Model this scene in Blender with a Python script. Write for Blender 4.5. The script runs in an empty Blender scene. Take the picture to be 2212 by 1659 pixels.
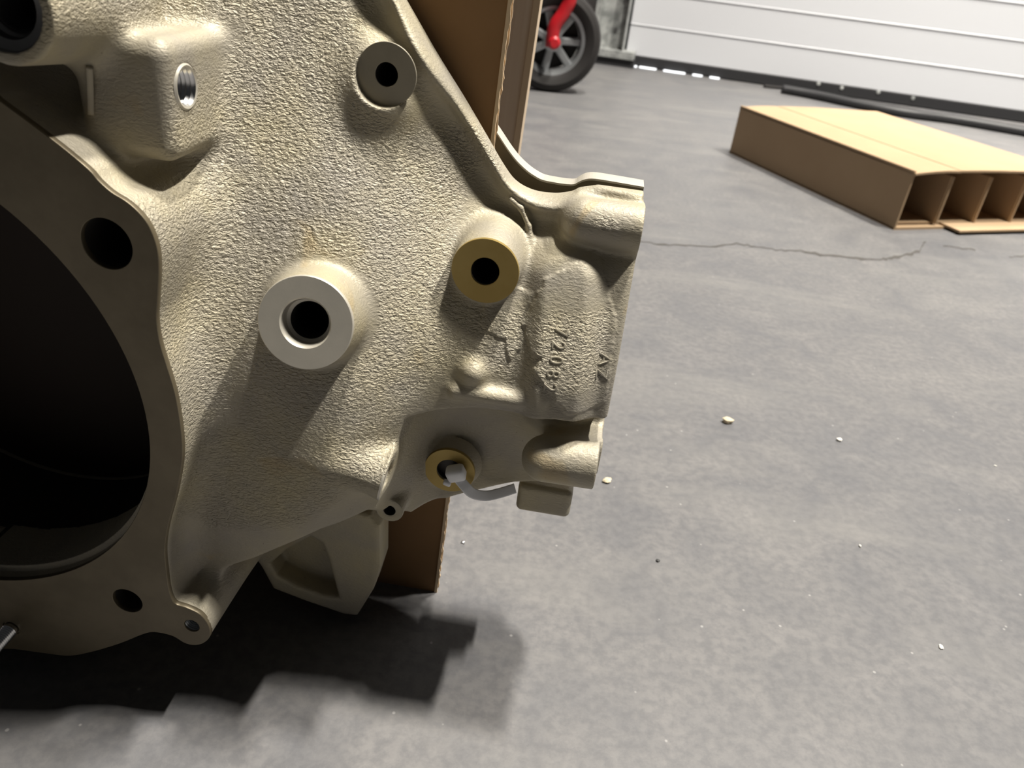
import bpy, bmesh, math, random
import numpy as np
from mathutils import Vector, Matrix
from mathutils.bvhtree import BVHTree

scene = bpy.context.scene
COL = scene.collection
random.seed(7); rng = np.random.default_rng(7)

# ------------------------------------------------------------------ camera
IMW, IMH, FPX = 2212, 1659, 1660.0
PITCH, ROLL, CAMH = math.radians(30), math.radians(7), 0.41
cF = np.array([0, math.cos(PITCH), -math.sin(PITCH)])
r0 = np.array([1.0, 0, 0]); u0 = np.cross(r0, cF)
cR = math.cos(ROLL)*r0 + math.sin(ROLL)*u0
cU = -math.sin(ROLL)*r0 + math.cos(ROLL)*u0
cam = bpy.data.cameras.new('camera'); camo = bpy.data.objects.new('camera', cam); COL.objects.link(camo)
cam.sensor_fit = 'HORIZONTAL'; cam.sensor_width = 36; cam.lens = 36*FPX/IMW
cam.clip_start = 0.02; cam.clip_end = 60
camo.matrix_world = Matrix(((cR[0], cU[0], -cF[0], 0), (cR[1], cU[1], -cF[1], 0), (cR[2], cU[2], -cF[2], CAMH), (0, 0, 0, 1)))
cam.dof.use_dof = True; cam.dof.focus_distance = 0.40; cam.dof.aperture_fstop = 14.0
scene.camera = camo

# ------------------------------------------------------------------ world, lamps, exposure
AZ = math.radians(4)                       # heading of the casting's depth axis
Yd = np.array([math.sin(AZ), math.cos(AZ), 0]); Xd = np.array([math.cos(AZ), -math.sin(AZ), 0])
world = bpy.data.worlds.new('hall'); scene.world = world; world.use_nodes = True
bg = world.node_tree.nodes['Background']; bg.inputs[0].default_value = (0.95, 0.97, 1.0, 1); bg.inputs[1].default_value = 0.02
def area_lamp(loc, target, sx, sy, power, col=(1, 0.95, 0.86), spread=180):
    l = bpy.data.lights.new('area_lamp', 'AREA'); l.shape = 'RECTANGLE'; l.size = sx; l.size_y = sy
    l.energy = power; l.color = col; l.spread = math.radians(spread)
    o = bpy.data.objects.new('area_lamp', l); COL.objects.link(o); o.location = loc
    d = Vector(target) - Vector(loc); o.rotation_euler = d.to_track_quat('-Z', 'Y').to_euler()
    return o
base = np.array([-0.10, 0.33, 0.2])
for KX, KY, KH, PW in ((0.19, 0.17, 4.6, 140), (0.47, 0.15, 4.5, 170)):      # two twin-tube ceiling fittings
    for dy in (-0.10, 0.10):
        p = base + (KX*KH)*Xd + (KY*KH + dy)*Yd + np.array([0, 0, KH])
        area_lamp(tuple(p), tuple(base), 0.36, 0.05, PW)
area_lamp((2.4, 0.9, 4.2), (1.9, 3.3, 0.2), 1.2, 0.3, 11, spread=75)  # added lamp to brighten the door, spread narrowed to miss the casting
area_lamp((1.6, 2.3, 4.2), (1.6, 2.3, 0), 1.2, 0.3, 20, spread=42)  # unseen downlight added to lift the floor near the door
vs = scene.view_settings
vs.view_transform = 'Standard'; vs.look = 'None'; vs.gamma = 1; vs.use_curve_mapping = False; vs.exposure = 0.08

# ------------------------------------------------------------------ pixel helpers
C0 = np.array([0, 0, CAMH])
def ray(px, py): return cF + (px-IMW/2)/FPX*cR - (py-IMH/2)/FPX*cU
def floorpt(px, py, z=0.0):
    d = ray(px, py); t = (z-CAMH)/d[2]; return C0 + t*d
def at(px, py, D):
    """casting coordinates in mm (X right, D depth, Z up) of the point at depth D seen along a ray"""
    d = ray(px, py); t = D/(d@Yd); p = t*d
    return np.array([p@Xd, D, p[2] + CAMH*1000])
XC, DC = -307.0, 330.0                     # casting's centre line
def loc(p):                                # casting mm -> casting object's metres
    return ((p[0]-XC)/1000, (p[1]-DC)/1000, p[2]/1000)
def ppmm(D): return FPX/(D*0.92)

# ------------------------------------------------------------------ materials
def mat(name, base, rough=0.6, metal=0.0, build=None, spec=0.5):
    m = bpy.data.materials.new(name); m.use_nodes = True
    nt = m.node_tree; b = nt.nodes['Principled BSDF']
    b.inputs['Base Color'].default_value = (*base, 1); b.inputs['Roughness'].default_value = rough
    b.inputs['Metallic'].default_value = metal; b.inputs['Specular IOR Level'].default_value = spec
    if build: build(nt, b)
    return m
def N(nt, t, **k):
    n = nt.nodes.new(t)
    for a, v in k.items():
        if a in n.inputs: n.inputs[a].default_value = v
        else: setattr(n, a, v)
    return n
def coords(nt, scale=(1, 1, 1), kind='Object'):
    tc = N(nt, 'ShaderNodeTexCoord'); mp = N(nt, 'ShaderNodeMapping'); mp.inputs['Scale'].default_value = scale
    nt.links.new(tc.outputs[kind], mp.inputs[0]); return mp.outputs[0]
def noise(nt, vec, scale, detail=3, rough=0.55, dist=0.0):
    n = N(nt, 'ShaderNodeTexNoise'); n.inputs['Scale'].default_value = scale; n.inputs['Detail'].default_value = detail
    n.inputs['Roughness'].default_value = rough; n.inputs['Distortion'].default_value = dist
    nt.links.new(vec, n.inputs['Vector']); return n.outputs['Fac']
def ramp(nt, fac, stops):
    r = N(nt, 'ShaderNodeValToRGB'); e = r.color_ramp.elements
    while len(e) < len(stops): e.new(0.5)
    for i, (p, c) in enumerate(stops): e[i].position = p; e[i].color = (*c, 1)
    nt.links.new(fac, r.inputs[0]); return r.outputs[0]
def mixc(nt, fac, a, b, mode='MIX'):
    m = N(nt, 'ShaderNodeMix', data_type='RGBA', blend_type=mode)
    for s, v in ((0, fac), (6, a), (7, b)):
        if hasattr(v, 'is_linked'): nt.links.new(v, m.inputs[s])
        elif isinstance(v, tuple): m.inputs[s].default_value = (*v, 1)
        else: m.inputs[s].default_value = v
    return m.outputs[2]
def math_(nt, op, a, b):
    m = N(nt, 'ShaderNodeMath', operation=op)
    for s, v in ((0, a), (1, b)):
        if hasattr(v, 'is_linked'): nt.links.new(v, m.inputs[s])
        else: m.inputs[s].default_value = v
    return m.outputs[0]
def bump(nt, b, hgt, strength, dist):
    n = N(nt, 'ShaderNodeBump'); n.inputs['Distance'].default_value = dist
    if hasattr(strength, 'is_linked'): nt.links.new(strength, n.inputs['Strength'])
    else: n.inputs['Strength'].default_value = strength
    nt.links.new(hgt, n.inputs['Height']); nt.links.new(n.outputs[0], b.inputs['Normal'])

def b_cast(nt, b):
    v = coords(nt)
    big = noise(nt, v, 22, 3, 0.6)
    col = ramp(nt, big, [(0.30, (0.325, 0.297, 0.248)), (0.5, (0.392, 0.352, 0.262)), (0.70, (0.455, 0.398, 0.255))])
    v2 = coords(nt, (1, 1, 1)); med = noise(nt, v2, 60, 4, 0.6)
    col = mixc(nt, math_(nt, 'MULTIPLY', med, 0.35), col, (0.34, 0.32, 0.295))
    st = noise(nt, v2, 31, 2, 0.5, 0.6)
    sm = ramp(nt, st, [(0.66, (0, 0, 0)), (0.74, (1, 1, 1))])
    col = mixc(nt, math_(nt, 'MULTIPLY', sm, 0.35), col, (0.40, 0.28, 0.11))
    pit = noise(nt, v2, 420, 1, 0.5)
    pm = ramp(nt, pit, [(0.79, (0, 0, 0)), (0.82, (1, 1, 1))])
    col = mixc(nt, math_(nt, 'MULTIPLY', pm, 0.5), col, (0.13, 0.11, 0.08))
    nt.links.new(col, b.inputs['Base Color'])
    at_ = N(nt, 'ShaderNodeAttribute', attribute_name='rough')
    w = coords(nt, (430, 560, 860))
    n1 = noise(nt, w, 1.0, 2.5, 0.5, 0.7)
    bump(nt, b, n1, math_(nt, 'ADD', math_(nt, 'MULTIPLY', at_.outputs['Fac'], 1.0), 0.12), 0.0014)
    b.inputs['Metallic'].default_value = 0.35; b.inputs['Roughness'].default_value = 0.6
M_CAST = mat('cast_aluminium', (0.6, 0.55, 0.42), build=b_cast)
def b_mach(c1, c2, ring=0):
    def f(nt, b):
        v = coords(nt); n = noise(nt, v, 45, 4, 0.6)
        nt.links.new(ramp(nt, n, [(0.35, c1), (0.65, c2)]), b.inputs['Base Color'])
        bump(nt, b, noise(nt, v, 900, 2), 0.06, 0.0003)
    return f
M_FLANGE = mat('machined_flange', (0.4, 0.35, 0.25), 0.42, 0.45, b_mach((0.14, 0.115, 0.073), (0.175, 0.145, 0.095)))
M_GOLD = mat('gold_chromate_face', (0.5, 0.38, 0.16), 0.4, 0.5, b_mach((0.36, 0.255, 0.075), (0.41, 0.30, 0.10)))
M_GREY = mat('machined_grey_face', (0.6, 0.57, 0.5), 0.4, 0.45, b_mach((0.56, 0.53, 0.46), (0.63, 0.59, 0.51)))
M_FACE = mat('machined_beige_face', (0.3, 0.27, 0.21), 0.42, 0.4, b_mach((0.27, 0.245, 0.19), (0.32, 0.29, 0.225)))
M_STEEL = mat('bright_thread_steel', (0.72, 0.72, 0.72), 0.25, 1.0)
M_DULL = mat('dull_thread_metal', (0.42, 0.44, 0.45), 0.38, 0.8)
M_BORE = mat('shaded_bore', (0.05, 0.045, 0.04), 0.5, 0.3)  # walls coloured dark for the shade deep inside bore and holes
M_DEEP = mat('interior_shade', (0.022, 0.012, 0.007), 0.7)  # near-black brown: the bore's inner shade put into the colour
M_SLATE = mat('dark_grey_port', (0.20, 0.20, 0.20), 0.38, 0.7)
M_TIE = mat('white_nylon', (0.86, 0.87, 0.90), 0.45)
def b_card(base, dark):
    def f(nt, b):
        v = coords(nt, (1, 1, 1)); n = noise(nt, v, 9, 4, 0.6)
        c = ramp(nt, n, [(0.3, dark), (0.7, base)])
        v2 = coords(nt, (180, 180, 6)); n2 = noise(nt, v2, 1.0, 2)
        c = mixc(nt, math_(nt, 'MULTIPLY', n2, 0.18), c, dark)
        nt.links.new(c, b.inputs['Base Color']); bump(nt, b, noise(nt, v, 600, 2), 0.12, 0.0004)
    return f
M_CARD = mat('corrugated_cardboard', (0.46, 0.29, 0.15), 0.85, 0, b_card((0.30, 0.178, 0.088), (0.25, 0.145, 0.068)), 0.2)
M_CARDB = mat('box_cardboard', (0.62, 0.42, 0.24), 0.8, 0, b_card((0.40, 0.285, 0.178), (0.37, 0.258, 0.158)), 0.25)
M_LINER = mat('cut_cardboard_edge', (0.68, 0.52, 0.34), 0.9)
M_FLUTE = mat('cardboard_flute', (0.40, 0.27, 0.15), 0.9)
def b_board(nt, b):
    v = coords(nt, (70, 70, 2.2)); n = noise(nt, v, 1.0, 4, 0.6)
    c = ramp(nt, n, [(0.3, (0.56, 0.44, 0.34)), (0.55, (0.66, 0.57, 0.48)), (0.75, (0.70, 0.56, 0.41))])
    nt.links.new(c, b.inputs['Base Color'])
M_BOARD = mat('weathered_board', (0.35, 0.28, 0.2), 0.85, 0, b_board, 0.2)
M_BEDGE = mat('board_edge', (0.60, 0.47, 0.33), 0.85)
def b_floor(nt, b):
    v = coords(nt)
    n1 = noise(nt, v, 2.6, 6, 0.62, 0.5); n2 = noise(nt, v, 15, 7, 0.68, 0.6); n3 = noise(nt, v, 130, 5, 0.62)
    c = ramp(nt, n1, [(0.30, (0.113, 0.116, 0.126)), (0.5, (0.150, 0.147, 0.148)), (0.72, (0.192, 0.185, 0.178))])
    c2 = ramp(nt, n2, [(0.30, (0.099, 0.101, 0.112)), (0.5, (0.150, 0.146, 0.147)), (0.7, (0.207, 0.197, 0.192))])
    c = mixc(nt, 0.55, c, c2)
    c = mixc(nt, math_(nt, 'MULTIPLY', ramp(nt, n3, [(0.38, (1, 1, 1)), (0.6, (0, 0, 0))]), 0.55), c, (0.094, 0.094, 0.101))
    vw = coords(nt, (2.2, 9, 1)); n4 = noise(nt, vw, 1.2, 5, 0.62, 0.6)
    c = mixc(nt, math_(nt, 'MULTIPLY', ramp(nt, n4, [(0.5, (0, 0, 0)), (0.72, (1, 1, 1))]), 0.38), c, (0.236, 0.227, 0.212))
    vo = N(nt, 'ShaderNodeTexVoronoi'); vo.inputs['Scale'].default_value = 42; nt.links.new(v, vo.inputs['Vector'])
    sp = ramp(nt, vo.outputs['Distance'], [(0.03, (1, 1, 1)), (0.055, (0, 0, 0))])
    c = mixc(nt, math_(nt, 'MULTIPLY', sp, 0.5), c, (0.414, 0.404, 0.393))
    nt.links.new(c, b.inputs['Base Color'])
    nt.links.new(math_(nt, 'ADD', math_(nt, 'MULTIPLY', n2, 0.3), 0.33), b.inputs['Roughness'])
    bump(nt, b, math_(nt, 'ADD', n3, n2), 0.15, 0.0012)
M_FLOOR = mat('polished_concrete', (0.3, 0.3, 0.28), 0.5, 0, b_floor, 0.4)
M_CRACK = mat('crack_dirt', (0.07, 0.065, 0.06), 0.9)
def b_door(nt, b):
    v = coords(nt); bump(nt, b, noise(nt, v, 260, 2), 0.15, 0.001)
M_DOOR = mat('white_door_panel', (0.60, 0.61, 0.64), 0.45, 0, b_door)
M_RUB = mat('black_rubber', (0.018, 0.018, 0.02), 0.55)
M_TYRE = mat('tyre_rubber', (0.022, 0.020, 0.0195), 0.65, spec=0.3)
M_RIM = mat('rim_grey', (0.33, 0.34, 0.35), 0.35, 0.7)
M_RED = mat('red_paint', (0.40, 0.010, 0.016), 0.35)
def b_galv(nt, b):
    v = coords(nt); n = noise(nt, v, 30, 3, 0.6)
    nt.links.new(ramp(nt, n, [(0.35, (0.20, 0.21, 0.205)), (0.65, (0.42, 0.43, 0.42))]), b.inputs['Base Color'])
M_GALV = mat('galvanised_steel', (0.4, 0.41, 0.4), 0.5, 0.1, b_galv)
M_WALL = mat('wall_paint', (0.5, 0.5, 0.49), 0.8)
def b_glint(nt, b):
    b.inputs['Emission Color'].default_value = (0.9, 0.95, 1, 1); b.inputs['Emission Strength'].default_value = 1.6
M_GLINT = mat('glint_strip', (0.85, 0.86, 0.88), 0.5, 0, b_glint)  # self-glowing white that stands in for glints of light
M_CRUMB = mat('cream_chip', (0.72, 0.62, 0.44), 0.8)
M_CRUMBW = mat('pale_chip', (0.82, 0.80, 0.74), 0.8)
M_CRUMBD = mat('dark_grit', (0.04, 0.04, 0.04), 0.6)

# ------------------------------------------------------------------ object helpers
def tag(o, label=None, cat=None, group=None, kind=None):
    if label: o['label'] = label
    if cat: o['category'] = cat
    if group: o['group'] = group
    if kind: o['kind'] = kind
    return o
def empty(name, p=(0, 0, 0), rz=0.0):
    o = bpy.data.objects.new(name, None); COL.objects.link(o); o.location = p; o.rotation_euler = (0, 0, rz)
    o.empty_display_size = 0.02; return o
def link(name, me, m, parent=None, smooth=False):
    o = bpy.data.objects.new(name, me); COL.objects.link(o)
    if m is not None and len(me.materials) == 0: me.materials.append(m)
    if smooth: me.polygons.foreach_set('use_smooth', [True]*len(me.polygons))
    if parent: o.parent = parent
    return o
def from_py(name, v, f, m, parent=None, smooth=False):
    me = bpy.data.meshes.new(name); me.from_pydata([tuple(map(float, x)) for x in v], [], f); me.update()
    return link(name, me, m, parent, smooth)
def from_bm(name, bm, m, parent=None, smooth=False):
    bmesh.ops.recalc_face_normals(bm, faces=bm.faces)
    me = bpy.data.meshes.new(name); bm.to_mesh(me); bm.free(); return link(name, me, m, parent, smooth)
def box_bm(bm, c, s, R=None, bev=0.0):
    g = bmesh.ops.create_cube(bm, size=1.0)
    vs_ = g['verts']
    for v in vs_:
        q = Vector((v.co.x*s[0], v.co.y*s[1], v.co.z*s[2]))
        v.co = q
    if bev > 0:
        es = list({e for v in vs_ for e in v.link_edges})
        r = bmesh.ops.bevel(bm, geom=es, offset=bev, segments=2, affect='EDGES', profile=0.5)
        vs_ = list({v for f in r['faces'] for v in f.verts} | {v for v in vs_ if v.is_valid})
    for v in vs_:
        if R is not None: v.co = R @ v.co
        v.co += Vector(c)
    return vs_
def box(name, c, s, m, parent=None, R=None, bev=0.0):
    bm = bmesh.new(); box_bm(bm, c, s, R, bev); return from_bm(name, bm, m, parent)
def frame(axis):
    a = Vector(axis).normalized(); t = Vector((0, 0, 1)) if abs(a.z) < 0.9 else Vector((1, 0, 0))
    u = t.cross(a).normalized(); w = a.cross(u); return u, w, a
def lathe(name, prof, centre, axis, m, parent=None, seg=64, closed=False, smooth=True, sharp=30, helix=0.0):
    """prof = [(radius, distance along axis)]; helix shifts points along the axis with the angle (threads)"""
    u, w, a = frame(axis); c = Vector(centre); v = []; f = []; n = len(prof)
    for i in range(seg):
        t = 2*math.pi*i/seg; d = u*math.cos(t) + w*math.sin(t)
        for r, y in prof: v.append(c + d*r + a*(y + helix*i/seg))
    for i in range(seg):
        j = (i+1) % seg
        sh = 0
        for k in range(n-1):
            f.append((i*n+k, j*n+k, j*n+k+1, i*n+k+1))
        if closed: f.append((i*n+n-1, j*n+n-1, j*n, i*n))
    o = from_py(name, v, f, m, parent, smooth)
    if smooth:
        bm = bmesh.new(); bm.from_mesh(o.data); bmesh.ops.remove_doubles(bm, verts=bm.verts, dist=1e-7)
        bmesh.ops.recalc_face_normals(bm, faces=bm.faces)
        for e in bm.edges:
            if len(e.link_faces) == 2 and e.calc_face_angle() > math.radians(sharp): e.smooth = False
        bm.to_mesh(o.data); bm.free()
    return o
def tube(name, pts, r, m, parent=None, seg=12, flat=None):
    """round tube (or a flat strap: flat=(half width, half thickness, up vector)) along a smoothed path"""
    P = [Vector(p) for p in pts]
    Q = []
    for i in range(len(P)-1):
        p0 = P[max(i-1, 0)]; p1 = P[i]; p2 = P[i+1]; p3 = P[min(i+2, len(P)-1)]
        for k in range(8):
            t = k/8
            Q.append(0.5*((2*p1)+(p2-p0)*t+(2*p0-5*p1+4*p2-p3)*t*t+(3*p1-p0-3*p2+p3)*t*t*t))
    Q.append(P[-1]); v = []; f = []
    up = Vector(flat[2]) if flat else Vector((0.13, 0.21, 0.97))
    for i, q in enumerate(Q):
        tg = (Q[min(i+1, len(Q)-1)] - Q[max(i-1, 0)]).normalized()
        s = tg.cross(up).normalized(); w = s.cross(tg)
        rr = r if not callable(r) else r(i/(len(Q)-1))
        for k in range(seg):
            t = 2*math.pi*k/seg
            if flat:
                cs, sn = math.cos(t), math.sin(t)
                cs = math.copysign(abs(cs)**0.4, cs); sn = math.copysign(abs(sn)**0.4, sn)
                v.append(q + s*cs*flat[0] + w*sn*flat[1])
            else: v.append(q + s*math.cos(t)*rr + w*math.sin(t)*rr)
    n = len(Q)
    for i in range(n-1):
        for k in range(seg):
            l = (k+1) % seg; f.append((i*seg+k, i*seg+l, (i+1)*seg+l, (i+1)*seg+k))
    f.append(tuple(range(seg))[::-1]); f.append(tuple((n-1)*seg+k for k in range(seg)))
    return from_py(name, v, f, m, parent, True)
def plate(name, outer, holes, d0, d1, m, parent, bevel=0.0):
    """plate in casting coordinates: outline and holes are (X, Z) mm rings, front at depth d0, back at d1"""
    cu = bpy.data.curves.new(name, 'CURVE'); cu.dimensions = '2D'; cu.fill_mode = 'BOTH'
    cu.extrude = (d1-d0)/2000 - bevel/1000; cu.bevel_depth = bevel/1000; cu.bevel_resolution = 1
    if bevel: cu.offset = -bevel/1000
    for ring in [outer] + holes:
        s = cu.splines.new('POLY'); s.points.add(len(ring)-1); s.use_cyclic_u = True
        for i, (x, z) in enumerate(ring): s.points[i].co = ((x-XC)/1000, z/1000, 0, 1)
    o = bpy.data.objects.new(name+'_c', cu); COL.objects.link(o)
    dg = bpy.context.evaluated_depsgraph_get(); me = bpy.data.meshes.new_from_object(o.evaluated_get(dg))
    bpy.data.objects.remove(o); bpy.data.curves.remove(cu)
    me.name = name
    mid = ((d0+d1)/2-DC)/1000
    for v in me.vertices: v.co = Vector((v.co.x, mid - v.co.z, v.co.y))
    me.materials.clear()
    bm = bmesh.new(); bm.from_mesh(me); bmesh.ops.remove_doubles(bm, verts=bm.verts, dist=1e-7); bmesh.ops.recalc_face_normals(bm, faces=bm.faces); bm.to_mesh(me); bm.free()
    return link(name, me, m, parent)
def circ(c, r, n=48): return [(c[0]+r*math.cos(2*math.pi*i/n), c[1]+r*math.sin(2*math.pi*i/n)) for i in range(n)]
def smooth_ring(P, n=4):
    P = np.array(P, float); out = []
    m = len(P)
    for i in range(m):
        p0, p1, p2, p3 = P[i-1], P[i], P[(i+1) % m], P[(i+2) % m]
        for k in range(n):
            t = k/n; out.append(0.5*((2*p1)+(p2-p0)*t+(2*p0-5*p1+4*p2-p3)*t*t+(3*p1-p0-3*p2+p3)*t**3))
    return np.array(out)
def pxring(L, D): return [tuple(at(x, y, D)[[0, 2]]) for x, y in L]

# ================================================================== SETTING
floor = box('floor', (1.5, 2.0, -0.05), (14, 12, 0.1), M_FLOOR); tag(floor, 'grey polished concrete workshop floor', kind='structure')
crack_px = [(1375, 520, 2), (1425, 528, 3), (1480, 531, 3), (1545, 533, 3), (1590, 526, 3), (1630, 533, 2.4), (1675, 540, 2), (1730, 543, 3), (1780, 552, 6), (1840, 557, 6), (1895, 562, 4), (1925, 558, 6), (1960, 550, 7), (1985, 543, 6), (1992, 530, 4), (2000, 521, 2)]
def crack(name, L):
    v = []; f = []; L2 = []
    for i in range(len(L)-1):
        for k in range(5):
            t = k/5; L2.append([L[i][j]*(1-t)+L[i+1][j]*t for j in range(3)])
    L2.append(list(L[-1]))
    for i, (x, y, w) in enumerate(L2):
        jx, jy = random.uniform(-2, 2), random.uniform(-1.6, 1.6); w = w*random.uniform(0.5, 1.2)
        a = floorpt(x+jx, y+jy-w/2); b = floorpt(x+jx, y+jy+w/2)
        v += [(a[0], a[1], 0.0004), (b[0], b[1], 0.0004)]
        if i: f.append((2*i-2, 2*i-1, 2*i+1, 2*i))
    return from_py(name, v, f, M_CRACK, floor)
crack('floor_crack', crack_px)
crack('floor_crack', [(2035, 531, 2), (2070, 536, 3), (2108, 541, 3)])
crack('floor_crack', [(2180, 556, 2), (2212, 553, 3)])

# door
dp1 = floorpt(1366, 143); dp2 = floorpt(2212, 266); dd = (dp2-dp1); dd /= np.linalg.norm(dd)
dn = np.cross(dd, [0, 0, 1]); dn = dn if dn[1] < 0 else -dn          # towards the room
drz = math.atan2(dd[1], dd[0])
door = empty('door_1', (dp1[0], dp1[1], 0), drz); tag(door, 'white ribbed sectional garage door', kind='structure')
DW = 3.6
z = 0.044; pitch_ = 0.1195
bmp = bmesh.new()
prof = [(0.0, 0.0), (0.0, pitch_-0.012), (-0.0015, pitch_-0.009), (-0.0035, pitch_-0.006), (-0.0035, pitch_-0.004), (-0.001, pitch_-0.0012)]
pv = []; pf = []
x0, x1 = -0.035, DW
for x in (x0, x1):
    for y, h_ in prof: pv.append((x, y, h_))
    pv.append((x, 0.04, pitch_-0.0012)); pv.append((x, 0.04, 0))
n_ = len(prof)+2
for k in range(n_): pf.append((k, (k+1) % n_, n_+(k+1) % n_, n_+k))
pf.append(tuple(range(n_))[::-1]); pf.append(tuple(range(n_, 2*n_)))
pme = bpy.data.meshes.new('panel'); pme.from_pydata(pv, [], pf)
bm = bmesh.new(); bm.from_mesh(pme); bmesh.ops.recalc_face_normals(bm, faces=bm.faces); bm.to_mesh(pme); bm.free(); bmp.free()
pme.materials.append(M_DOOR)
for i in range(20):
    o = bpy.data.objects.new('panel', pme); COL.objects.link(o); o.parent = door; o.location = (0, 0, z + i*pitch_)
seal = box('bottom_seal', (DW/2-0.017, 0.016, 0.0225), (DW+0.03, 0.035, 0.043), M_RUB, door, bev=0.004)
for px, py in ((1768, 181), (1818, 190), (1897, 199), (1972, 212)):
    d = ray(px, py); t = ((dp1-C0)@dn)/(d@dn); p = C0+t*d - np.array([dp1[0], dp1[1], 0])
    lathe('rivet', [(0.0001, -0.004), (0.006, -0.003), (0.008, 0.0), (0.008, 0.003)], (p@dd, -0.0015, p[2]), (0, 1, 0), M_GALV, seal, 16)
# galvanised track post and foot left of the door
post = empty('trim_1', (dp1[0], dp1[1], 0), drz); tag(post, 'galvanised steel door track', kind='structure')
box('track_web', (-0.10, -0.02, 1.25), (0.115, 0.004, 2.40), M_GALV, post)
box('track_lip', (-0.045, -0.05, 1.25), (0.004, 0.06, 2.40), M_GALV, post)
box('track_back', (-0.165, -0.05, 1.25), (0.02, 0.06, 2.40), M_GALV, post)
box('foot_bracket', (-0.09, -0.045, 0.045), (0.19, 0.09, 0.03), M_GALV, post, bev=0.002)
for k in range(6):
    lathe('bolt', [(0.0001, -0.006), (0.008, -0.005), (0.009, 0)], (-0.09+0.02*(k % 2), -0.022, 0.13+0.11*k), (0, 1, 0), M_SLATE, post, 12)
box('foot_base', (-0.09, -0.04, 0.015), (0.2, 0.08, 0.03), M_RUB, post)
wl = box('wall_back', (-2.6, 0.12, 1.4), (4.9, 0.1, 2.8), M_WALL, None); wl.location = (dp1[0], dp1[1], 0); wl.rotation_euler = (0, 0, drz); tag(wl, kind='structure')
wl2 = box('wall_lintel', (1.8, 0.12, 2.62), (3.9, 0.1, 0.36), M_WALL, None); wl2.location = (dp1[0], dp1[1], 0); wl2.rotation_euler = (0, 0, drz); tag(wl2, kind='structure')
# bright glints under the seal: short glowing strips stand in for the light
gl = empty('door_glints', (dp1[0], dp1[1], 0), drz); tag(gl, 'glowing strips standing in for glints of light under the door seal', kind='structure')
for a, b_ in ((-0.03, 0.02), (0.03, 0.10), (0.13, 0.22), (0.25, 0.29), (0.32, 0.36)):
    box('glint_strip', ((a+b_)/2, -0.012, 0.0025), (b_-a, 0.012, 0.005), M_GLINT, gl, bev=0.002)

# hose on the floor by the door
def fl(px, py, z=0.0): p = floorpt(px, py, z); return (p[0], p[1], p[2])
hz = 0.016
tube('black_hose', [fl(1690, 192, hz), fl(1760, 205, hz), fl(1850, 224, hz), fl(1950, 243, hz), fl(2060, 258, hz), fl(2212, 284, hz), fl(2420, 322, hz)], 0.016, M_RUB)
tag(bpy.data.objects['black_hose'], 'thick black hose lying on the floor along the white door', 'hose')
tube('black_cable', [fl(1650, 186, .006), fl(1740, 196, .006), fl(1840, 216, .006), fl(1960, 236, .006), fl(2100, 262, .006), fl(2300, 296, .006)], 0.006, M_TYRE)
tag(bpy.data.objects['black_cable'], 'thin black cable lying between the hose and the door seal', 'cable')

# hand truck
wc = np.array([floorpt(1190, 203)[0]-0.015, 2.60, 0.148]); ht = empty('hand_truck', (wc[0], wc[1], 0), math.radians(5))
tag(ht, 'hand truck with a red frame and grey spoked wheels by the door', 'hand truck')
def wheel(cx):
    R = 0.148
    w = lathe('tyre', [(0.098, -0.03), (0.104, -0.034), (0.125, -0.04), (0.14, -0.034), (0.1475, -0.02), (0.148, 0.0), (0.1475, 0.02), (0.14, 0.034), (0.125, 0.04), (0.104, 0.034), (0.098, 0.03)], (cx, 0, R), (0, 1, 0), M_TYRE, ht, 56, closed=True)
    rm = lathe('rim', [(0.099, -0.030), (0.088, -0.026), (0.084, -0.012), (0.084, 0.012), (0.088, 0.026), (0.099, 0.030)], (cx, 0, R), (0, 1, 0), M_RIM, ht, 56, closed=True)
    for k in range(7):
        t = 2*math.pi*k/7 + 0.05; bm = bmesh.new()
        Rm = Matrix.Rotation(-t, 3, 'Y')
        box_bm(bm, Rm @ Vector((0.055, 0, 0)), (0.066, 0.018, 0.024), Rm, 0.006)
        o = from_bm('spoke', bm, M_RIM, rm); o.location = (cx, 0, R)
    lathe('hub', [(0.0001, -0.045), (0.014, -0.045), (0.016, -0.04), (0.017, -0.028), (0.03, -0.024), (0.032, 0.024), (0.0001, 0.03)], (cx, 0, R), (0, 1, 0), M_RIM, ht, 24)
    lathe('dust_cover', [(0.0001, 0.026), (0.080, 0.024), (0.083, 0.02)], (cx, 0, R), (0, 1, 0), M_TYRE, ht, 32)
wheel(0.0)
for sx in (0.0,):
    tube('frame_tube', [(sx-0.005, -0.048, 0.135), (sx-0.004, -0.05, 0.19), (sx+0.020, -0.05, 0.235), (sx+0.035, -0.05, 0.29), (sx+0.030, -0.03, 0.45), (sx+0.0, 0.05, 0.8), (sx-0.03, 0.12, 1.15)], 0.02, M_RED, ht)
    lathe('axle_nut', [(0.0001, -0.075), (0.012, -0.075), (0.019, -0.068), (0.02, -0.05)], (sx, 0, 0.148), (0, 1, 0), M_RED, ht, 16)
tube('axle', [(0, -0.05, 0.148), (-0.0, 0.1, 0.148), (0, 0.46, 0.148)], 0.010, M_RIM, ht)
tube('frame_tube', [(0, 0.42, 0.135), (0.02, 0.42, 0.24), (0.035, 0.42, 0.29), (0.03, 0.43, 0.45), (0, 0.46, 0.8), (-0.03, 0.48, 1.15)], 0.02, M_RED, ht)
for zz, yy in ((0.42, 0.0), (0.8, 0.05), (1.15, 0.12)):
    tube('cross_bar', [(0.03-0.06*(zz-0.42)/0.73, yy-0.02, zz), (0.03-0.06*(zz-0.42)/0.73, yy+0.2, zz), (0.03-0.06*(zz-0.42)/0.73, 0.45, zz)], 0.014, M_RED, ht)
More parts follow.
